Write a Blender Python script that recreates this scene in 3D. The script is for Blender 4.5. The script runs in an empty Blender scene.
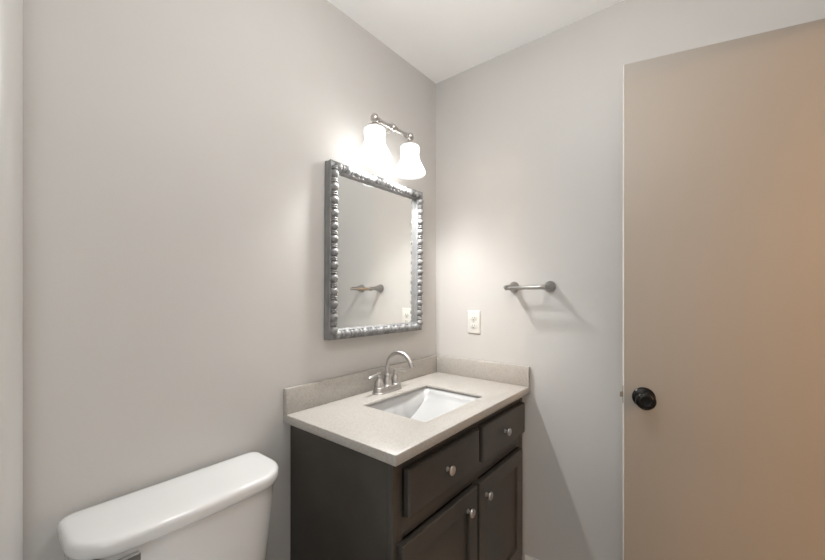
import bpy, bmesh, math, random
from mathutils import Vector, Matrix
random.seed(4)
scene = bpy.context.scene
COL = scene.collection
PI = math.pi

# ---------------------------------------------------------------- camera
cam_data = bpy.data.cameras.new('camera')
cam = bpy.data.objects.new('camera', cam_data)
COL.objects.link(cam)
cam.location = (-1.6017, -1.138, 1.2718)
cam.rotation_euler = (PI / 2, 0, -0.8897)
cam_data.sensor_width = 36
cam_data.lens = 365.94 * 36 / 825
cam_data.shift_y = 14.0 / 825
cam_data.clip_start = 0.01
scene.camera = cam

# ---------------------------------------------------------------- world, lights, exposure
world = bpy.data.worlds.new('world')
scene.world = world
world.use_nodes = True
world.node_tree.nodes['Background'].inputs[0].default_value = (0.9, 0.93, 1.0, 1)
world.node_tree.nodes['Background'].inputs[1].default_value = 0.3

scene.view_settings.view_transform = 'Standard'
scene.view_settings.look = 'None'
scene.view_settings.exposure = 0.52
scene.view_settings.gamma = 1.0
scene.view_settings.use_curve_mapping = False

def light(name, kind, loc, energy, color, size=0.1, size_y=None, target=None):
    d = bpy.data.lights.new(name, kind)
    d.energy = energy
    d.color = color
    if kind == 'AREA':
        d.size = size
        if size_y:
            d.shape = 'RECTANGLE'
            d.size_y = size_y
    else:
        d.shadow_soft_size = size
    o = bpy.data.objects.new(name, d)
    COL.objects.link(o)
    o.location = loc
    if target is not None:
        o.rotation_euler = (Vector(target) - Vector(loc)).to_track_quat('-Z', 'Y').to_euler()
    return o

BULB_E = 2.9
DOWN_E = 12.5
for bx_ in (-0.583, -0.364):
    light('vanity_bulb_light', 'POINT', (bx_, -0.122, 1.828), BULB_E, (1.0, 0.995, 0.985), 0.026)
    sp = light('vanity_bulb_downlight', 'SPOT', (bx_, -0.122, 1.828), DOWN_E, (1.0, 0.995, 0.985), 0.022, None, (bx_, -0.122, 0))
    sp.data.spot_size = math.radians(126); sp.data.spot_blend = 1.0
# unseen fill globe added under the ceiling, between the door and the bath
light('globe_fill_light', 'POINT', (-0.95, -0.85, 2.12), 9.0, (1.0, 1.0, 1.0), 0.12)
# added soft fill from the bath side, with no fixture of its own
light('side_fill_light', 'AREA', (-2.25, -1.10, 1.25), 5.2, (1.0, 1.0, 1.0), 0.9, 1.1, (-0.6, -0.6, 1.0))
# warm lamp of the hallway outside the open door
light('hall_lamp_light', 'POINT', (-1.90, -4.10, 2.22), 74.0, (1.0, 0.62, 0.33), 0.05)

# ---------------------------------------------------------------- materials
def mat(name, color, rough=0.5, metal=0.0, coat=0.0, spec=0.5):
    m = bpy.data.materials.new(name)
    m.use_nodes = True
    b = m.node_tree.nodes['Principled BSDF']
    b.inputs['Base Color'].default_value = (*color, 1)
    b.inputs['Roughness'].default_value = rough
    b.inputs['Metallic'].default_value = metal
    b.inputs['Coat Weight'].default_value = coat
    b.inputs['Specular IOR Level'].default_value = spec
    return m

def noise_mat(name, c1, c2, scale=5, rough=0.5, bump=0.0, bump_scale=120, detail=4, metal=0.0, stops=(0.35, 0.65), coat=0.0, spec=0.5):
    m = mat(name, c1, rough, metal, coat, spec)
    nt = m.node_tree
    b = nt.nodes['Principled BSDF']
    tc = nt.nodes.new('ShaderNodeTexCoord')
    n = nt.nodes.new('ShaderNodeTexNoise')
    n.inputs['Scale'].default_value = scale
    n.inputs['Detail'].default_value = detail
    r = nt.nodes.new('ShaderNodeValToRGB')
    r.color_ramp.elements[0].position = stops[0]
    r.color_ramp.elements[1].position = stops[1]
    r.color_ramp.elements[0].color = (*c1, 1)
    r.color_ramp.elements[1].color = (*c2, 1)
    nt.links.new(tc.outputs['Object'], n.inputs['Vector'])
    nt.links.new(n.outputs['Fac'], r.inputs['Fac'])
    nt.links.new(r.outputs['Color'], b.inputs['Base Color'])
    if bump:
        n2 = nt.nodes.new('ShaderNodeTexNoise')
        n2.inputs['Scale'].default_value = bump_scale
        n2.inputs['Detail'].default_value = 3
        bp = nt.nodes.new('ShaderNodeBump')
        bp.inputs['Strength'].default_value = bump
        bp.inputs['Distance'].default_value = 0.002
        nt.links.new(tc.outputs['Object'], n2.inputs['Vector'])
        nt.links.new(n2.outputs['Fac'], bp.inputs['Height'])
        nt.links.new(bp.outputs['Normal'], b.inputs['Normal'])
    return m

M = {}
M['wall'] = noise_mat('wall_paint', (0.550, 0.532, 0.508), (0.570, 0.552, 0.528), 2.2, 0.62, 0.10, 160, spec=0.35)
M['ceiling'] = noise_mat('ceiling_paint', (0.92, 0.92, 0.91), (0.94, 0.94, 0.93), 3, 0.9, 0.15, 120, spec=0.2)
M['trim'] = mat('trim_paint', (0.74, 0.73, 0.70), 0.4)
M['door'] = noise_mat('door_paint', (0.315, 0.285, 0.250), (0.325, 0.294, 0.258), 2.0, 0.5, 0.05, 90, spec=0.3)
M['nickel'] = mat('brushed_nickel', (0.56, 0.54, 0.52), 0.30, 1.0)
M['nickel_soft'] = mat('satin_nickel', (0.50, 0.485, 0.465), 0.43, 1.0)
M['nickel_dark'] = mat('dark_satin_nickel', (0.36, 0.35, 0.335), 0.34, 1.0)
M['lever_metal'] = mat('flush_lever_metal', (0.22, 0.215, 0.21), 0.4, 1.0)
M['black'] = mat('oil_rubbed_black', (0.012, 0.011, 0.010), 0.22, 0.6)
M['brass'] = mat('latch_brass', (0.30, 0.26, 0.20), 0.4, 1.0)
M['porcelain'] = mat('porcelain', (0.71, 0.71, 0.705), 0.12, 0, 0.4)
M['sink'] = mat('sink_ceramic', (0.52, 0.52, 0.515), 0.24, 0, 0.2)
M['acrylic'] = mat('tub_acrylic', (0.60, 0.59, 0.57), 0.30)
M['plastic'] = mat('outlet_plastic', (0.66, 0.65, 0.61), 0.4)
M['slot'] = mat('outlet_slot', (0.06, 0.055, 0.05), 0.6)
M['dark'] = mat('drain_shadow', (0.02, 0.02, 0.02), 0.6)
M['mirror'] = mat('mirror_silver', (0.93, 0.94, 0.93), 0.0, 1.0)
M['pewter'] = noise_mat('antique_pewter', (0.21, 0.21, 0.21), (0.27, 0.27, 0.268), 22, 0.55, 0.08, 60, metal=0.25)
M['espresso'] = noise_mat('espresso_wood', (0.046, 0.040, 0.034), (0.062, 0.054, 0.046), 6, 0.36, 0.05, 200, spec=0.5)
M['espresso_in'] = mat('espresso_inner', (0.012, 0.010, 0.009), 0.7)

def stone():
    m = mat('speckled_quartz', (0.6, 0.56, 0.5), 0.28)
    nt = m.node_tree
    b = nt.nodes['Principled BSDF']
    tc = nt.nodes.new('ShaderNodeTexCoord')
    n = nt.nodes.new('ShaderNodeTexNoise'); n.inputs['Scale'].default_value = 190; n.inputs['Detail'].default_value = 4
    v = nt.nodes.new('ShaderNodeTexVoronoi'); v.inputs['Scale'].default_value = 240
    r1 = nt.nodes.new('ShaderNodeValToRGB')
    e = r1.color_ramp.elements
    e[0].position = 0.33; e[0].color = (0.38, 0.34, 0.30, 1)
    e[1].position = 0.62; e[1].color = (0.455, 0.435, 0.405, 1)
    x = r1.color_ramp.elements.new(0.46); x.color = (0.425, 0.40, 0.365, 1)
    r2 = nt.nodes.new('ShaderNodeValToRGB')
    r2.color_ramp.elements[0].position = 0.03; r2.color_ramp.elements[0].color = (1, 1, 1, 1)
    r2.color_ramp.elements[1].position = 0.16; r2.color_ramp.elements[1].color = (0, 0, 0, 1)
    mx = nt.nodes.new('ShaderNodeMixRGB'); mx.inputs[2].default_value = (0.54, 0.525, 0.50, 1)
    nt.links.new(tc.outputs['Object'], n.inputs['Vector'])
    nt.links.new(tc.outputs['Object'], v.inputs['Vector'])
    nt.links.new(n.outputs['Fac'], r1.inputs['Fac'])
    nt.links.new(v.outputs['Distance'], r2.inputs['Fac'])
    nt.links.new(r2.outputs['Color'], mx.inputs[0])
    nt.links.new(r1.outputs['Color'], mx.inputs[1])
    nt.links.new(mx.outputs['Color'], b.inputs['Base Color'])
    return m
M['stone'] = stone()

def floor_mat():
    m = mat('floor_tile', (0.4, 0.35, 0.3), 0.4)
    nt = m.node_tree
    b = nt.nodes['Principled BSDF']
    tc = nt.nodes.new('ShaderNodeTexCoord')
    br = nt.nodes.new('ShaderNodeTexBrick')
    br.offset = 0
    br.inputs['Color1'].default_value = (0.56, 0.50, 0.43, 1)
    br.inputs['Color2'].default_value = (0.52, 0.46, 0.39, 1)
    br.inputs['Mortar'].default_value = (0.38, 0.34, 0.30, 1)
    br.inputs['Scale'].default_value = 1
    br.inputs['Brick Width'].default_value = 0.305
    br.inputs['Row Height'].default_value = 0.305
    br.inputs['Mortar Size'].default_value = 0.004
    nt.links.new(tc.outputs['Object'], br.inputs['Vector'])
    nt.links.new(br.outputs['Color'], b.inputs['Base Color'])
    return m
M['floor'] = floor_mat()

def shade_mat():
    m = bpy.data.materials.new('frosted_lit_glass')
    m.use_nodes = True
    nt = m.node_tree
    nt.nodes.clear()
    out = nt.nodes.new('ShaderNodeOutputMaterial')
    tr = nt.nodes.new('ShaderNodeBsdfTransparent'); tr.inputs[0].default_value = (1, 1, 1, 1)
    tl = nt.nodes.new('ShaderNodeBsdfTranslucent'); tl.inputs[0].default_value = (0.09, 0.09, 0.088, 1)
    mix = nt.nodes.new('ShaderNodeMixShader'); mix.inputs[0].default_value = 0.89
    em = nt.nodes.new('ShaderNodeEmission'); em.inputs[0].default_value = (1, 1, 0.985, 1); em.inputs[1].default_value = 0.65
    add = nt.nodes.new('ShaderNodeAddShader')
    nt.links.new(tr.outputs[0], mix.inputs[1]); nt.links.new(tl.outputs[0], mix.inputs[2])
    nt.links.new(mix.outputs[0], add.inputs[0]); nt.links.new(em.outputs[0], add.inputs[1])
    nt.links.new(add.outputs[0], out.inputs[0])
    return m
M['shade'] = shade_mat()
def emit(name, col, s):
    m = mat(name, col, 0.5)
    b = m.node_tree.nodes['Principled BSDF']
    b.inputs['Emission Color'].default_value = (*col, 1)
    b.inputs['Emission Strength'].default_value = s
    return m
M['bulb'] = emit('lit_bulb', (1.0, 0.95, 0.88), 6.0)
M['lens_lit'] = emit('lit_ceiling_lens', (1.0, 0.96, 0.9), 2.0)
M['hall_lit'] = emit('lit_hall_lens', (1.0, 0.75, 0.45), 3.0)

# ---------------------------------------------------------------- mesh helpers
def new_bm():
    return bmesh.new()

def box(bm, x0, x1, y0, y1, z0, z1, bevel=0.0, seg=2):
    r = bmesh.ops.create_cube(bm, size=1.0)
    vs = r['verts']
    sx, sy, sz = x1 - x0, y1 - y0, z1 - z0
    for v in vs:
        v.co = Vector(((x0 + x1) / 2 + v.co.x * sx, (y0 + y1) / 2 + v.co.y * sy, (z0 + z1) / 2 + v.co.z * sz))
    if bevel:
        es = {e for v in vs for e in v.link_edges}
        bmesh.ops.bevel(bm, geom=list(es), offset=bevel, segments=seg, profile=0.5, affect='EDGES')
    return bm

def frame_of(axis):
    a = Vector(axis).normalized()
    u = a.orthogonal().normalized()
    return a, u, a.cross(u)

def lathe(bm, origin, axis, prof, n=32, cap=True, squash=None):
    """prof: list of (distance along axis, radius)."""
    a, u, w = frame_of(axis)
    if squash:
        u, w, su, sw = squash
        u, w = Vector(u), Vector(w)
    else:
        su = sw = 1
    o = Vector(origin)
    rings = []
    for t, r in prof:
        if r <= 1e-6:
            rings.append([bm.verts.new(o + a * t)])
        else:
            rings.append([bm.verts.new(o + a * t + (u * math.cos(2 * PI * k / n) * su + w * math.sin(2 * PI * k / n) * sw) * r) for k in range(n)])
    for A, B in zip(rings, rings[1:]):
        if len(A) == 1 and len(B) == 1:
            continue
        for k in range(n):
            k2 = (k + 1) % n
            if len(A) == 1:
                bm.faces.new((A[0], B[k2], B[k]))
            elif len(B) == 1:
                bm.faces.new((A[k], A[k2], B[0]))
            else:
                bm.faces.new((A[k], A[k2], B[k2], B[k]))
    if cap:
        if len(rings[0]) > 1: bm.faces.new(rings[0][::-1])
        if len(rings[-1]) > 1: bm.faces.new(rings[-1])
    return bm

def tube(bm, pts, radii, n=20):
    pts = [Vector(p) for p in pts]
    if not isinstance(radii, (list, tuple)):
        radii = [radii] * len(pts)
    t0 = (pts[1] - pts[0]).normalized()
    u = t0.orthogonal().normalized()
    rings = []
    for i, p in enumerate(pts):
        if i == 0: t = pts[1] - pts[0]
        elif i == len(pts) - 1: t = pts[-1] - pts[-2]
        else: t = pts[i + 1] - pts[i - 1]
        t.normalize()
        u = (u - t * u.dot(t)).normalized()
        w = t.cross(u)
        rings.append([bm.verts.new(p + (u * math.cos(2 * PI * k / n) + w * math.sin(2 * PI * k / n)) * radii[i]) for k in range(n)])
    for A, B in zip(rings, rings[1:]):
        for k in range(n):
            k2 = (k + 1) % n
            bm.faces.new((A[k], A[k2], B[k2], B[k]))
    bm.faces.new(rings[0][::-1]); bm.faces.new(rings[-1])
    return bm

def loft(bm, loops, cap0=True, cap1=True):
    rings = [[bm.verts.new(Vector(p)) for p in L] for L in loops]
    n = len(rings[0])
    for A, B in zip(rings, rings[1:]):
        for k in range(n):
            k2 = (k + 1) % n
            bm.faces.new((A[k], A[k2], B[k2], B[k]))
    if cap0: bm.faces.new(rings[0][::-1])
    if cap1: bm.faces.new(rings[-1])
    return bm

LOC = {}
def obj(name, bm, m, parent=None, smooth=True, local=False, angle=35, bevel=None):
    """Links the bmesh as one mesh object; world coordinates are shifted into the parent's frame."""
    bmesh.ops.recalc_face_normals(bm, faces=bm.faces)
    if parent is not None and not local:
        off = LOC[parent.name]
        bmesh.ops.translate(bm, verts=bm.verts, vec=-off)
        base = off
    else:
        base = Vector((0, 0, 0))
    me = bpy.data.meshes.new(name)
    bm.to_mesh(me); bm.free()
    me.materials.append(m)
    if smooth:
        me.polygons.foreach_set('use_smooth', [True] * len(me.polygons))
        try:
            me.set_sharp_from_angle(angle=math.radians(angle))
        except Exception:
            pass
    o = bpy.data.objects.new(name, me)
    COL.objects.link(o)
    if parent is not None:
        o.parent = parent
    LOC[o.name] = base
    if bevel:
        md = o.modifiers.new('bevel', 'BEVEL'); md.width = bevel; md.segments = 2; md.limit_method = 'ANGLE'
    return o

def thing(name, label, cat, loc, rotz=0, group=None):
    o = bpy.data.objects.new(name, None)
    o.empty_display_size = 0.05
    COL.objects.link(o)
    o.location = loc
    o.rotation_euler = (0, 0, rotz)
    LOC[o.name] = Vector(loc)
    o['label'] = label; o['category'] = cat
    if group: o['group'] = group
    return o

def struct(name, bm, m, label=None, **k):
    o = obj(name, bm, m, None, **k)
    o['kind'] = 'structure'
    if label: o['label'] = label
    return o

# ---------------------------------------------------------------- room shell
H = 2.3982
XL = -2.35         # left wall of the room, beyond the bath
YF = -1.62         # front wall, the one with the door
DX0, DX1 = -0.80, -0.045   # doorway
YH = -4.6         # far wall of the hall
T = 0.1
struct('floor', box(new_bm(), XL - T, T, YH - T, T, -0.1, 0), M['floor'], 'beige tiled bathroom floor', smooth=False)
struct('ceiling', box(new_bm(), XL - T, T, YH - T, T, H, H + 0.1), M['ceiling'], 'flat white ceiling', smooth=False)
struct('wall_back', box(new_bm(), XL - T, T, 0, T, 0, H), M['wall'], 'light grey wall behind the mirror and toilet', smooth=False)
struct('wall_right', box(new_bm(), 0, T, YH - T, 0, 0, H), M['wall'], 'light grey wall with the towel bar', smooth=False)
struct('wall_left', box(new_bm(), XL - T, XL, YH - T, 0, 0, H), M['wall'], smooth=False)
bm = new_bm()
box(bm, XL, DX0, YF - T, YF, 0, H)
box(bm, DX1, 0, YF - T, YF, 0, H)
box(bm, DX0, DX1, YF - T, YF, 2.05, H)
struct('wall_front', bm, M['wall'], smooth=False)
struct('wall_hall', box(new_bm(), XL - T, T, YH - T, YH, 0, H), M['wall'], smooth=False)
# door casing and jambs
bm = new_bm()
box(bm, DX0, DX0 + 0.015, YF - T - 0.001, YF + 0.001, 0, 2.05)
box(bm, DX1 - 0.003, DX1, YF - T - 0.001, YF + 0.001, 0, 2.05)
box(bm, DX0, DX1, YF - T - 0.001, YF + 0.001, 2.036, 2.05)
box(bm, DX0 - 0.055, DX0 + 0.004, YF, YF + 0.013, 0, 2.10, 0.003)
box(bm, DX1 - 0.002, -0.002, YF, YF + 0.013, 0, 2.10, 0.003)
box(bm, DX0 + 0.004, DX1 - 0.002, YF, YF + 0.013, 2.044, 2.10, 0.003)
struct('trim_1', bm, M['trim'], 'white door casing')

def baseboard(name, x0, x1, y0, y1, h=0.104):
    bm = new_bm()
    box(bm, x0, x1, y0, y1, 0, h, 0.003)
    return struct(name, bm, M['trim'], 'white baseboard')
baseboard('baseboard_right', -0.013, 0, YF + 0.013, -0.497)
baseboard('baseboard_back', -1.50, -0.90, -0.013, 0)
baseboard('baseboard_front', -1.52, DX0 - 0.057, YF, YF + 0.013)

# ---------------------------------------------------------------- door (open leaf standing in front of the right wall)
DA = math.atan2(math.cos(0.2423), -math.sin(0.2423))
DW = 0.711
hx = -0.2238 + DW * math.sin(0.2423)
hy = -0.9139 - DW * math.cos(0.2423)
door = bpy.data.objects.new('door_1', None)
COL.objects.link(door)
door.location = (hx, hy, 0.012); door.rotation_euler = (0, 0, DA)
door['kind'] = 'structure'; door['label'] = 'open flat cream door leaf with a round black knob'
LOC['door_1'] = Vector((hx, hy, 0))
# local x towards the free edge, local +y is the face turned to the room, z up
obj('door_leaf', box(new_bm(), 0, DW - .0062, -0.035, 0, 0, 2.018, 0.0015), M['door'], door, local=True)
DW -= .0062
obj('lit_edge_strip', box(new_bm(), DW + .0001, DW + .0016, -0.0348, -0.0002, 0, 2.018, 0.0004), M['trim'], door, local=True)['label'] = 'door edge lightened for the lamplight on it'  # pale strip puts the vanity light's brightness into the edge colour
KX, KZ = DW - 0.055, 0.925
def knob_set(sign, y0):
    bm = new_bm()
    prof = [(0, 0.033), (0.004, 0.033), (0.008, 0.030), (0.010, 0.020), (0.012, 0.0125), (0.026, 0.0115), (0.030, 0.014),
            (0.034, 0.022), (0.040, 0.0275), (0.047, 0.0285), (0.053, 0.0265), (0.057, 0.022), (0.0585, 0.018), (0.0575, 0.013), (0.0572, 0.006), (0.0572, 0)]
    lathe(bm, (KX, y0, KZ), (0, sign, 0), prof, 40)
    return bm
kn = obj('door_knob', knob_set(1, 0.0), M['black'], door, local=True)
kn['label'] = 'round black door knob'
bm = new_bm(); lathe(bm, (KX, 0.0572, KZ), (0, 1, 0), [(0, 0.005), (0.001, 0.005), (0.001, 0.003), (0.0004, 0.0028), (0.0004, 0)], 20)
obj('privacy_pin', bm, M['black'], kn, local=True)
obj('door_knob', knob_set(-1, -0.035), M['black'], door, local=True)
bm = new_bm(); box(bm, DW + .0015, DW + 0.0026, -0.030, -0.005, KZ - 0.028, KZ + 0.028, 0.0004)
pl = obj('latch_plate', bm, M['brass'], door, local=True)
bm = new_bm()
loft(bm, [[(DW, -0.011, KZ - 0.008), (DW, -0.024, KZ - 0.008), (DW, -0.024, KZ + 0.008), (DW, -0.011, KZ + 0.008)],
          [(DW + 0.012, -0.011, KZ - 0.008), (DW + 0.004, -0.024, KZ - 0.008), (DW + 0.004, -0.024, KZ + 0.008), (DW + 0.012, -0.011, KZ + 0.008)]])
obj('latch_bolt', bm, M['brass'], door, local=True, bevel=0.001)
for z in (0.22, 1.02, 1.80):
    bm = new_bm(); lathe(bm, (-0.004, -0.038, z - 0.045), (0, 0, 1), [(0, 0.005), (0.09, 0.005)], 12)
    obj('door_hinge', bm, M['black'], door, local=True)

# ---------------------------------------------------------------- bath with its moulded surround (camera side, left edge of the picture)
XT = -1.555
bath = thing('bathtub', 'glossy white moulded tub surround at the far left edge', 'bathtub', (XL, -0.8, 0))
# apron, rim and hollow
bm = new_bm()
def rr(x0, x1, y0, y1, r, z, n=6):
    pts = []
    for cx, cy, a0 in ((x1 - r, y1 - r, 0), (x0 + r, y1 - r, 90), (x0 + r, y0 + r, 180), (x1 - r, y0 + r, 270)):
        for k in range(n + 1):
            a = math.radians(a0 + 90 * k / n)
            pts.append((cx + r * math.cos(a), cy + r * math.sin(a), z))
    return pts
loft(bm, [rr(XL + .002, XT, YF + .002, -.002, .01, 0.0), rr(XL + .002, XT, YF + .002, -.002, .01, .36), rr(XL + .004, XT - .006, YF + .006, -.008, .015, .38),
          rr(XL + .08, XT - .07, YF + .13, -.13, .12, .38), rr(XL + .09, XT - .08, YF + .15, -.14, .12, .36),
          rr(XL + .14, XT - .13, YF + .22, -.20, .12, .08), rr(XL + .2, XT - .19, YF + .32, -.28, .1, .06)], True, True)
obj('tub_basin', bm, M['acrylic'], bath, angle=60)
# end panel on the back wall, closing in a broad rounded edge; the same against the front wall
def end_panel(sign, yw):
    bm = new_bm()
    a_, b_ = 0.045, 0.068
    xe = -1.519
    prof = [(xe, yw)]
    for k in range(1, 15):
        th = PI / 2 * k / 14
        prof.append((xe - a_ + a_ * math.cos(th), yw + sign * b_ * math.sin(th)))
    prof += [(-1.70, yw + sign * b_), (XL + .003, yw + sign * b_), (XL + .003, yw)]
    loft(bm, [[(x, y, z) for x, y in prof] for z in (0.381, 2.13)])
    # bullnose continues down the apron's end
    return bm
obj('end_panel', end_panel(-1, -0.0015), M['acrylic'], bath, angle=50)
obj('end_panel', end_panel(1, YF + 0.0015), M['acrylic'], bath, angle=50)
obj('side_panel', box(new_bm(), XL + .002, XL + .03, YF + .07, -.07, .381, 2.13, .004), M['acrylic'], bath)

# ---------------------------------------------------------------- vanity cabinet
ZT = 0.86
FY = -0.482      # face frame plane
CX0, CX1 = -0.877, -0.004
van = thing('vanity_cabinet', 'dark espresso vanity cabinet with two drawers and two shaker doors', 'cabinet', (-0.44, -0.25, 0))
bm = new_bm()
box(bm, CX0, CX0 + .016, FY + .019, -.002, 0, .829)
box(bm, CX1 - .016, CX1, FY + .019, -.002, 0, .829)
box(bm, CX0 + .016, CX1 - .016, -.012, -.002, .1, .829)
box(bm, CX0 + .016, CX1 - .016, FY + .019, -.012, .1, .116)
box(bm, CX0 + .016, CX1 - .016, FY + .075, FY + .085, 0, .1)
obj('carcass', bm, M['espresso'], van, smooth=False)
bm = new_bm()
def rail(x0, x1, z0, z1): box(bm, x0, x1, FY, FY + .019, z0, z1, 0.0008)
rail(CX0, CX0 + .04, .0, .829); rail(CX1 - .04, CX1, .0, .829)
rail(CX0 + .04, CX1 - .04, .79, .829); rail(CX0 + .04, CX1 - .04, .60, .655); rail(CX0 + .04, CX1 - .04, .10, .145)
rail(-.452, -.412, .145, .60); rail(-.452, -.412, .655, .79)
obj('face_frame', bm, M['espresso'], van)
FT = 0.021
def knob(x, z, parent, lab='round satin nickel cabinet knob'):
    bm = new_bm()
    prof = [(0, .0075), (.002, .0075), (.004, .005), (.010, .0048), (.014, .008), (.016, .0135), (.019, .0150), (.022, .0142), (.0242, .010), (.025, 0)]
    lathe(bm, (x, FY - FT - .0002, z), (0, -1, 0), prof, 28)
    o = obj('cabinet_knob', bm, M['nickel'], parent)
    o['label'] = lab
def drawer(x0, x1, z0, z1, kx, kz):
    bm = new_bm()
    y1, y0 = FY - .0005, FY - FT
    e = .007
    loops = [[(x0, y1, z0), (x1, y1, z0), (x1, y1, z1), (x0, y1, z1)],
             [(x0, y0 + .005, z0), (x1, y0 + .005, z0), (x1, y0 + .005, z1), (x0, y0 + .005, z1)],
             [(x0 + .003, y0, z0 + .003), (x1 - .003, y0, z0 + .003), (x1 - .003, y0, z1 - .003), (x0 + .003, y0, z1 - .003)]]
    loft(bm, loops)
    o = obj('drawer', bm, M['espresso'], van, angle=20)
    knob(kx, kz, o)
drawer(-.832, -.440, .659, .790, -.646, .726)
drawer(-.412, -.026, .659, .790, -.231, .724)
def cab_door(x0, x1, z0, z1, kx, kz):
    y1, y0 = FY - .0005, FY - FT
    s = .058
    bm = new_bm()
    def L(a, y): return [(x0 + a, y, z0 + a), (x1 - a, y, z0 + a), (x1 - a, y, z1 - a), (x0 + a, y, z1 - a)]
    loft(bm, [L(0, y1), L(0, y0 + .003), L(.003, y0), L(s - .002, y0), L(s, y0 + .002), L(s, y0 + .010), L(s + .004, y0 + .011)])
    o = obj('cabinet_door', bm, M['espresso'], van, angle=20)
    knob(kx, kz, o)
cab_door(-.858, -.452, .126, .594, -.522, .537)
cab_door(-.436, -.050, .126, .594, -.391, .538)

# ---------------------------------------------------------------- vanity top: slab with hole, back and side splash, undermounted basin
W, D = 0.9043, 0.5175
TH, HS, TS = 0.030, 0.0875, 0.021
SX0, SX1, SY0, SY1 = -0.664, -0.270, -0.429, -0.1395
top = thing('vanity_countertop', 'speckled beige stone vanity top with low backsplashes and sunken rectangular basin', 'countertop', (-0.45, -0.25, ZT - TH))
bm = new_bm()
def R4(x0, x1, y0, y1, z): return [(x0, y0, z), (x1, y0, z), (x1, y1, z), (x0, y1, z)]
xa, xb, ya, yb = -W, -.0015, -D, -.0015
b1 = .0025
ho = R4(SX0, SX1, SY0, SY1, 0)
loops = [R4(SX0 - .012, SX1 + .012, SY0 - .012, SY1 + .012, ZT - TH), R4(SX0 - .012, SX1 + .012, SY0 - .012, SY1 + .012, ZT - .0100), R4(SX0, SX1, SY0, SY1, ZT - .0090), R4(SX0, SX1, SY0, SY1, ZT - .0015), R4(SX0 - .0015, SX1 + .0015, SY0 - .0015, SY1 + .0015, ZT),
         R4(xa + b1, xb, ya + b1, yb, ZT), R4(xa + b1 * .3, xb, ya + b1 * .3, yb, ZT - b1 * .3), R4(xa, xb, ya, yb, ZT - b1), R4(xa, xb, ya, yb, ZT - TH + b1),
         R4(xa + b1, xb, ya + b1, yb, ZT - TH)]
rings = [[bm.verts.new(p) for p in L] for L in loops]
for A, B in zip(rings, rings[1:] + rings[:1]):
    for k in range(4):
        bm.faces.new((A[k], A[(k + 1) % 4], B[(k + 1) % 4], B[k]))
obj('slab', bm, M['stone'], top, angle=50)
bm = new_bm(); box(bm, -W, -.0015, -TS, -.0015, ZT, ZT + HS, .0016)
obj('backsplash', bm, M['stone'], top)
bm = new_bm(); box(bm, -TS, -.0015, -D, -TS - .0004, ZT, ZT + HS, .0016)
obj('side_splash', bm, M['stone'], top)
# basin: steep back and front, a long swept ramp on the right end, another on the left
bm = new_bm()
g = .004
bx0, bx1, by0, by1 = SX0 - g, SX1 + g, SY0 - g, SY1 + g
zr = ZT - .0105
dep = .128
def sec(x, z, yin):
    return x, z, yin
N = 40
prof = []
rampL, rampR = .075, .25
for i in range(N + 1):
    u = i / N
    x = bx0 + (bx1 - bx0) * u
    dl, dr = x - bx0, bx1 - x
    fl = 1 if dl >= rampL else math.sin(PI / 2 * min(1, dl / rampL)) ** .75 if dl > 0 else 0
    fr = 1 if dr >= rampR else math.sin(PI / 2 * min(1, dr / rampR)) ** .62 if dr > 0 else 0
    prof.append((x, zr - dep * min(fl, fr)))
rows = []
K = 20
for x, zb in prof:
    row = []
    for k in range(K + 1):
        v = k / K
        y = by0 + (by1 - by0) * v
        e = min(v, 1 - v) * (by1 - by0)
        rimr = .016 if v > .5 else .035
        f = 1 if e >= rimr else math.sqrt(max(0, 1 - (1 - e / rimr) ** 2)) ** .8
        row.append(bm.verts.new((x, y, zr + (zb - zr) * f)))
    rows.append(row)
for A, B in zip(rows, rows[1:]):
    for k in range(K):
        bm.faces.new((A[k], A[k + 1], B[k + 1], B[k]))
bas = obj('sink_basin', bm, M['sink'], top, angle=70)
md = bas.modifiers.new('thickness', 'SOLIDIFY'); md.thickness = .006; md.offset = -1
bas['label'] = 'white ceramic sunken basin'
bm = new_bm(); lathe(bm, (-.548, -.285, zr - dep + .0004), (0, 0, 1), [(0, .022), (.004, .022), (.005, .018), (.003, .014), (.003, 0)], 28)
obj('drain', bm, M['nickel'], bas)

# ---------------------------------------------------------------- faucet
FX, FYY = -.457, -.073
fau = thing('faucet', 'satin nickel gooseneck faucet with two lever handles behind the basin', 'faucet', (FX, FYY, ZT))
def stad(cx, cy, hl, r, z, n=10):
    pts = []
    for k in range(n + 1):
        a = -PI / 2 + PI * k / n
        pts.append((cx + hl - r + r * math.cos(a), cy + r * math.sin(a), z))
    for k in range(n + 1):
        a = PI / 2 + PI * k / n
        pts.append((cx - hl + r + r * math.cos(a), cy + r * math.sin(a), z))
    return pts
bm = new_bm()
z = ZT + .0003
loft(bm, [stad(FX, FYY, .079, .030, z), stad(FX, FYY, .079, .030, z + .004), stad(FX, FYY, .075, .0265, z + .0055), stad(FX, FYY, .0735, .025, z + .018), stad(FX, FYY, .071, .0225, z + .022)])
obj('base_plate', bm, M['nickel_soft'], fau)
bm = new_bm()
lathe(bm, (FX, FYY, z + .020), (0, 0, 1), [(0, .021), (.004, .021), (.008, .0175), (.016, .018), (.030, .0165), (.040, .013), (.044, .0145), (.049, .0145), (.052, .012), (.056, .0100), (.060, .0095)], 28)
pts = [(FX, FYY, z + .075)]
R_ = .068
cz = 0.960
for k in range(0, 25):
    a = PI - math.radians(158) * k / 24
    pts.append((FX, FYY - R_ - R_ * math.cos(a), cz + R_ * math.sin(a)))
tube(bm, pts, [.0100, .0095, .0090] + [.0086] * (len(pts) - 3), 20)
obj('spout', bm, M['nickel_soft'], fau)
e = Vector(pts[-1]); d = (Vector(pts[-1]) - Vector(pts[-2])).normalized()
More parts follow.
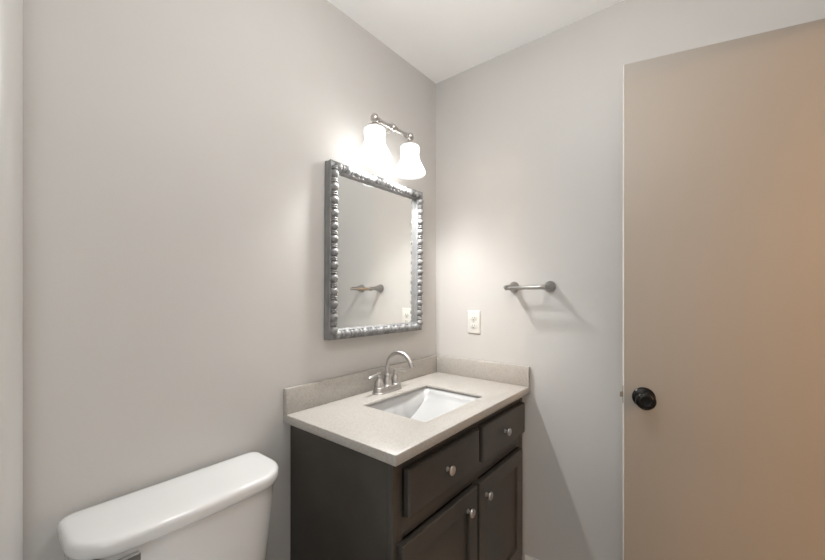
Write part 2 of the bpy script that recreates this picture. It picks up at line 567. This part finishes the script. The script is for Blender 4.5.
bm = new_bm(); lathe(bm, e - d * .010, d, [(0, .0090), (.002, .0112), (.006, .0112), (.008, .0098), (.020, .0108), (.022, .010), (.020, .008), (.020, 0)], 24)
obj('aerator', bm, M['nickel_soft'], fau)
def handle(s):
    hx_ = FX + s * .051
    bm = new_bm()
    lathe(bm, (hx_, FYY, z + .020), (0, 0, 1), [(0, .0215), (.003, .0220), (.006, .0195), (.012, .0200), (.022, .0190), (.032, .0160), (.040, .0100), (.043, .0095), (.046, .0112), (.050, .0112), (.054, .0085), (.059, .0100), (.064, .0085), (.067, 0)], 28)
    h = obj('handle', bm, M['nickel_soft'], fau)
    bm = new_bm()
    pts = []; rad = []
    for k in range(12):
        t = k / 11
        pts.append((hx_ + s * (.002 + .062 * t), FYY - .004 * t, z + .077 - .009 * t + .003 * math.sin(t * PI)))
        rad.append(.0054 + .0036 * max(0, (t - .45) / .55) - (.0045 if k == 11 else 0) - (.001 if k == 10 else 0))
    tube(bm, pts, rad, 16)
    obj('lever', bm, M['nickel_soft'], h)
handle(-1); handle(1)

# ---------------------------------------------------------------- mirror in its beaded frame
MX0, MX1, MZ0, MZ1 = -.733, -.167, 1.096, 1.775
mx, mz = (MX0 + MX1) / 2, (MZ0 + MZ1) / 2
mir = thing('wall_mirror', 'rectangular mirror in a silver grey beaded frame above the vanity', 'mirror', (mx, 0, mz))
mir.location.y = -.0018
mir.rotation_euler = (math.radians(0.2), math.radians(0.35), 0)
bm = new_bm()
def F(a, d): return [(MX0 + a, -d, MZ0 + a), (MX1 - a, -d, MZ0 + a), (MX1 - a, -d, MZ1 - a), (MX0 + a, -d, MZ1 - a)]
FW = .041
loops = [F(0, .0015), F(0, .014), F(.0012, .0155), F(.0012, .027), F(0, .0285), F(0, .035), F(.0015, .0365), F(.004, .0365), F(.005, .034), F(.033, .034), F(.0345, .0350), F(.0355, .0350),
         F(.0365, .032), F(.0375, .024), F(.0385, .023), F(FW, .021), F(FW, .008), F(FW, .0015)]
rings = [[bm.verts.new(p) for p in L] for L in loops]
for A, B in zip(rings, rings[1:] + rings[:1]):
    for k in range(4):
        bm.faces.new((A[k], A[(k + 1) % 4], B[(k + 1) % 4], B[k]))
obj('frame', bm, M['pewter'], mir, angle=25)
def bead_string(p0, p1, count):
    p0, p1 = Vector(p0), Vector(p1)
    L = (p1 - p0).length
    ax = (p1 - p0).normalized()
    P = L / count
    prof = [(0, 0.0)]
    r = .0172
    for i in range(count):
        b = i * P
        bl = P * .62
        g_ = P * .07
        for k in range(9):
            t = k / 8
            prof.append((b + g_ + bl * t, .0075 + (r - .0075) * math.sin(PI * t) ** .6 if 0 < k < 8 else .0075))
        o1 = b + g_ + bl
        dw = (P - bl - g_ * 1.0) / 2
        for j in range(2):
            c = o1 + dw * j
            for k in range(1, 6):
                t = k / 6
                prof.append((c + dw * t, .0090 + .0055 * math.sin(PI * t) ** .7))
    prof.append((L, .005)); prof.append((L + .0005, 0))
    bm = new_bm()
    lathe(bm, p0, ax, prof, 20)
    return bm
c = .0190; dd = -.0345
for p0, p1, n in (((MX0 + c, dd, MZ0 + c), (MX0 + c, dd, MZ1 - c), 13), ((MX1 - c, dd, MZ0 + c), (MX1 - c, dd, MZ1 - c), 13),
                  ((MX0 + c, dd, MZ0 + c), (MX1 - c, dd, MZ0 + c), 11), ((MX0 + c, dd, MZ1 - c), (MX1 - c, dd, MZ1 - c), 11)):
    obj('bead_moulding', bead_string(p0, p1, n), M['pewter'], mir, angle=50)
bm = new_bm(); box(bm, MX0 + FW - .004, MX1 - FW + .004, -.0165, -.0140, MZ0 + FW - .004, MZ1 - FW + .004)
obj('mirror_glass', bm, M['mirror'], mir, smooth=False)

# ---------------------------------------------------------------- vanity light
LX = (-.583, -.366)
LY = -.122
ZB = 1.957
vl = thing('vanity_light', 'two light brushed nickel wall fixture with lit frosted bell shades over the mirror', 'wall light', (-.476, 0, 1.95))
bm = new_bm()
lathe(bm, (-.476, -.0015, 1.93), (0, -1, 0), [(0, .060), (.008, .060), (.013, .054), (.016, .040), (.022, .026), (.026, .014), (.030, 0)], 40,
      squash=((1, 0, 0), (0, 0, 1), .72, 1.0))
obj('wall_plate', bm, M['nickel'], vl)
bm = new_bm()
tube(bm, [(-.476, -.022, 1.93), (-.476, -.05, 1.935), (-.476, -.09, 1.950), (-.476, LY, ZB)], .0075, 16)
obj('support_arm', bm, M['nickel'], vl)
bm = new_bm()
tube(bm, [(LX[0], LY, ZB), (LX[1], LY, ZB)], .0088, 20)
for xx, rr_ in ((LX[0], .0125), (LX[1], .0125), (-.476, .012)):
    bmesh.ops.create_uvsphere(bm, u_segments=20, v_segments=12, radius=rr_ * 1.4, matrix=Matrix.Translation((xx, LY, ZB + .002)))
for xx in (LX[0] + .024, LX[1] - .024):
    lathe(bm, (xx - .004, LY, ZB), (1, 0, 0), [(0, .009), (.001, .0118), (.007, .0118), (.008, .009)], 20)
for s in (-1, 1):
    lathe(bm, (-.476 + s * .019 - .003, LY, ZB), (1, 0, 0), [(0, .009), (.001, .0122), (.005, .0122), (.006, .009)], 20)
obj('crossbar', bm, M['nickel'], vl)
for x in LX:
    bm = new_bm()
    lathe(bm, (x, LY, ZB - .006), (0, 0, -1), [(0, .009), (.010, .011), (.018, .020), (.024, .028), (.0305, .030), (.0305, .026), (.024, .018), (.022, 0)], 28, cap=False)
    obj('socket_cup', bm, M['nickel'], vl)
    bm = new_bm()
    prof = [(-.003, .020), (0, .028), (.003, .036), (.008, .0415), (.015, .0430), (.028, .0420), (.042, .0400), (.056, .0405), (.070, .0445), (.083, .0515), (.096, .0590), (.108, .0650), (.118, .0678), (.126, .0670), (.131, .0640)]
    lathe(bm, (x, LY, ZB - .0345), (0, 0, -1), prof, 48, cap=False)
    sh = obj('glass_shade', bm, M['shade'], vl, angle=80)
    sh['label'] = 'glowing white frosted glass bell shade'
    bm = new_bm()
    lathe(bm, (x, LY, ZB - .036), (0, 0, -1), [(0, .012), (.02, .012), (.03, .016), (.038, .022), (.046, .0245), (.056, .022), (.063, .014), (.066, 0)], 24)
    # the bulb sits above the light source so it does not block it
    b = obj('light_bulb', bm, M['bulb'], sh)

# ---------------------------------------------------------------- towel bar
tb = thing('towel_bar', 'short brushed nickel towel bar on the grey wall above the outlet', 'towel bar', (0, -.525, 1.30))
TY = (-.443, -.606)
for y in TY:
    bm = new_bm()
    lathe(bm, (-.0012, y, 1.304), (-1, 0, -.03), [(0, .0240), (.004, .0247), (.008, .0240), (.014, .0215), (.024, .0175), (.040, .0130), (.056, .0102), (.068, .0092), (.074, .0105), (.086, .0112), (.093, .0100), (.096, 0)], 32)
    obj('post', bm, M['nickel_dark'], tb)
bm = new_bm()
y0, y1 = TY[0] + .006, TY[1] - .012
lathe(bm, (-.084, y0, 1.2975), (0, -1, .012), [(0, 0), (.0005, .007), (.002, .0100), (.010, .0100), (.012, .0086), (y0 - y1 - .012, .0086), (y0 - y1 - .010, .0095), (y0 - y1 - .002, .0095), (y0 - y1, 0)], 24)
obj('rail', bm, M['nickel_dark'], tb)

# ---------------------------------------------------------------- wall outlet
OY, OZ = -.2336, 1.1334
out = thing('wall_outlet', 'white duplex electrical outlet on the wall right of the mirror', 'outlet', (0, OY, OZ))
bm = new_bm()
def PL(hw, hh, x): return [(x, OY - hw, OZ - hh), (x, OY + hw, OZ - hh), (x, OY + hw, OZ + hh), (x, OY - hw, OZ + hh)]
loft(bm, [PL(.035, .057, -.0008), PL(.035, .057, -.0025), PL(.0325, .0545, -.0058), PL(.031, .053, -.0062)])
obj('cover_plate', bm, M['plastic'], out, angle=15)
for s in (1, -1):
    zc = OZ + s * .0195
    bm = new_bm()
    lathe(bm, (-.0060, OY, zc), (-1, 0, 0), [(0, .0165), (.0016, .0163), (.002, .0155), (.002, 0)], 28, squash=((0, 1, 0), (0, 0, 1), 1.0, .86))
    rc = obj('receptacle', bm, M['plastic'], out)
    for dy, hh in ((-.0062, .0042), (.0062, .0036)):
        bm = new_bm(); box(bm, -.0086, -.0079, OY + dy - .0011, OY + dy + .0011, zc + .003 - hh, zc + .003 + hh)
        obj('slot', bm, M['slot'], rc, smooth=False)
    bm = new_bm(); lathe(bm, (-.0079, OY, zc - .0075), (-1, 0, 0), [(0, .0024), (.0007, .0024), (.0007, 0)], 14)
    obj('ground_hole', bm, M['slot'], rc)
bm = new_bm(); lathe(bm, (-.0061, OY, OZ), (-1, 0, 0), [(0, .0033), (.0010, .0030), (.0014, .0018), (.0015, 0)], 16)
obj('screw', bm, M['nickel'], out)

# ---------------------------------------------------------------- toilet
TX = -1.241
toi = thing('toilet', 'white porcelain toilet with a rounded tank lid against the grey wall', 'toilet', (TX, -.3, 0))
def tank_loop(x0, x1, yb_, yf, bow, rc_, z, n=8, rb=.022):
    """plan outline: straight back, rounded front corners, bowed front."""
    pts = []
    w_ = (x1 - x0) / 2; cx_ = (x0 + x1) / 2
    # counter-clockwise from back right
    def arc(cx0, cy0, r, a0, a1, nn):
        for k in range(nn + 1):
            a = math.radians(a0 + (a1 - a0) * k / nn)
            pts.append((cx0 + r * math.cos(a), cy0 + r * math.sin(a)))
    arc(x1 - rb, yb_ - rb, rb, 0, 90, 5)
    arc(x0 + rb, yb_ - rb, rb, 90, 180, 5)
    arc(x0 + rc_, yf + rc_, rc_, 180, 270, n)
    m_ = 12
    for k in range(1, m_):
        pts.append((x0 + rc_ + (x1 - x0 - 2 * rc_) * k / m_, yf))
    arc(x1 - rc_, yf + rc_, rc_, 270, 360, n)
    res = []
    for x, y in pts:
        f = max(0, (yb_ - y) / (yb_ - yf))
        y2 = y - bow * (1 - ((x - cx_) / w_) ** 2) * f
        res.append((x, y2, z))
    return res
def lid_l(inset, z):
    return tank_loop(TX - .231 + inset, TX + .231 - inset, -.016 - inset, -.207 + inset, .014, max(.01, .082 - inset * 1.05), z, rb=max(.012, .03 - inset * .5))
bm = new_bm()
loft(bm, [lid_l(.018, .7435), lid_l(.008, .7435), lid_l(.003, .745), lid_l(.001, .749), lid_l(0, .755), lid_l(0, .766), lid_l(.0012, .7715), lid_l(.004, .7755), lid_l(.008, .7780), lid_l(.014, .7793), lid_l(.030, .7805), lid_l(.055, .7812)])
obj('tank_lid', bm, M['porcelain'], toi, angle=60)
bm = new_bm()
def tk(t, z):   # t = 0 top, 1 bottom
    ins = .009 + .030 * t
    return tank_loop(TX - .231 + ins, TX + .231 - ins, -.020, -.194 + .018 * t, .014, .075, z, rb=.02)
loft(bm, [tk(1.15, .395), tk(1.0, .41), tk(.5, .55), tk(.15, .68), tk(.02, .735), tk(0, .7435)])
tank = obj('tank', bm, M['porcelain'], toi, angle=60)
# flush lever on the front left of the tank
bm = new_bm()
hxl, hyl, hzl = TX - .198, -.2005, .737
lathe(bm, (hxl, hyl + .004, hzl), (0, -1, 0), [(0, .013), (.006, .013), (.010, .010), (.016, .0085), (.020, 0)], 20)
def lev(t):
    x = hxl - .012 + .080 * t; h = .009 + .003 * t
    y = hyl - .026 - .004 * t
    return [(x, y, hzl - h), (x, y - .009, hzl - h * .7), (x, y - .009, hzl + h * .7), (x, y, hzl + h)]
loft(bm, [lev(k / 6) for k in range(7)])
lathe(bm, (hxl, hyl - .014, hzl), (0, -1, 0), [(0, .009), (.016, .009)], 16)
obj('flush_lever', bm, M['lever_metal'], toi, bevel=.0015)
# bowl
def oval(cx_, cy_, rx, ryf, ryb, z, n=40):
    pts = []
    for k in range(n):
        a = 2 * PI * k / n
        s_ = math.sin(a)
        pts.append((cx_ + rx * math.cos(a), cy_ + (ryb if s_ > 0 else ryf) * s_, z))
    return pts
bm = new_bm()
loft(bm, [oval(TX, -.42, .105, .20, .24, 0), oval(TX, -.42, .105, .20, .24, .02), oval(TX, -.42, .092, .17, .23, .10), oval(TX, -.43, .115, .19, .20, .20),
          oval(TX, -.44, .165, .25, .20, .31), oval(TX, -.45, .182, .27, .20, .375), oval(TX, -.45, .185, .275, .20, .395), oval(TX, -.45, .175, .265, .19, .40),
          oval(TX, -.46, .135, .215, .135, .398), oval(TX, -.46, .125, .20, .125, .37), oval(TX, -.45, .08, .12, .09, .26), oval(TX, -.44, .04, .05, .05, .22)])
box(bm, TX - .105, TX + .105, -.34, -.06, .25, .394, .02, 3)
obj('bowl', bm, M['porcelain'], toi, angle=60)
bm = new_bm()
A = [oval(TX, -.46, .188, .272, .19, .402), oval(TX, -.46, .190, .275, .192, .412), oval(TX, -.46, .184, .268, .188, .419),
     oval(TX, -.46, .125, .20, .12, .419), oval(TX, -.46, .120, .195, .115, .412), oval(TX, -.46, .125, .20, .12, .402)]
rings = [[bm.verts.new(p) for p in L] for L in A]
for P_, Q_ in zip(rings, rings[1:] + rings[:1]):
    for k in range(40):
        bm.faces.new((P_[k], P_[(k + 1) % 40], Q_[(k + 1) % 40], Q_[k]))
obj('toilet_seat', bm, M['porcelain'], toi, angle=60)
bm = new_bm()
loft(bm, [oval(TX, -.46, .186, .270, .19, .421), oval(TX, -.46, .188, .272, .192, .430), oval(TX, -.46, .180, .262, .185, .437), oval(TX, -.46, .12, .18, .12, .441)])
obj('seat_cover', bm, M['porcelain'], toi, angle=60)

# ---------------------------------------------------------------- hall lamp and the added fill globe (outside this view)
hl = thing('hall_ceiling_lamp', 'warm lit small globe lamp hanging in the hallway outside', 'ceiling lamp', (-1.90, -4.10, H))
bm = new_bm(); lathe(bm, (-1.90, -4.10, H - .001), (0, 0, -1), [(0, .06), (.012, .06), (.02, .03), (.025, .008), (.08, .008), (.082, .03), (.09, .035)], 32)
obj('lamp_stem', bm, M['nickel'], hl)
M['hall_globe'] = shade_mat(); M['hall_globe'].name = 'amber_globe_glass'
for n_ in M['hall_globe'].node_tree.nodes:
    if n_.type == 'MIX_SHADER': n_.inputs[0].default_value = 0.1
bm = new_bm(); bmesh.ops.create_uvsphere(bm, u_segments=36, v_segments=20, radius=.10, matrix=Matrix.Translation((-1.90, -4.10, 2.22)))
obj('lamp_globe', bm, M['hall_globe'], hl)

M['globe'] = shade_mat(); M['globe'].name = 'fill_globe_glass'
gl = thing('added_fill_globe', 'round lit opal globe on a short stem, added as fill over the middle of the room', 'ceiling lamp', (-0.95, -0.85, H))  # unseen fixture added to carry the room's fill light
bm = new_bm(); lathe(bm, (-0.95, -0.85, H - .001), (0, 0, -1), [(0, .06), (.012, .06), (.02, .03), (.025, .008), (.12, .008), (.122, .035), (.15, .04)], 32)
obj('lamp_stem', bm, M['nickel'], gl)
bm = new_bm(); bmesh.ops.create_uvsphere(bm, u_segments=40, v_segments=24, radius=.13, matrix=Matrix.Translation((-0.95, -0.85, 2.12)))
gs = obj('lamp_globe', bm, M['globe'], gl)
for n_ in M['globe'].node_tree.nodes:
    if n_.type == 'MIX_SHADER': n_.inputs[0].default_value = 0.1
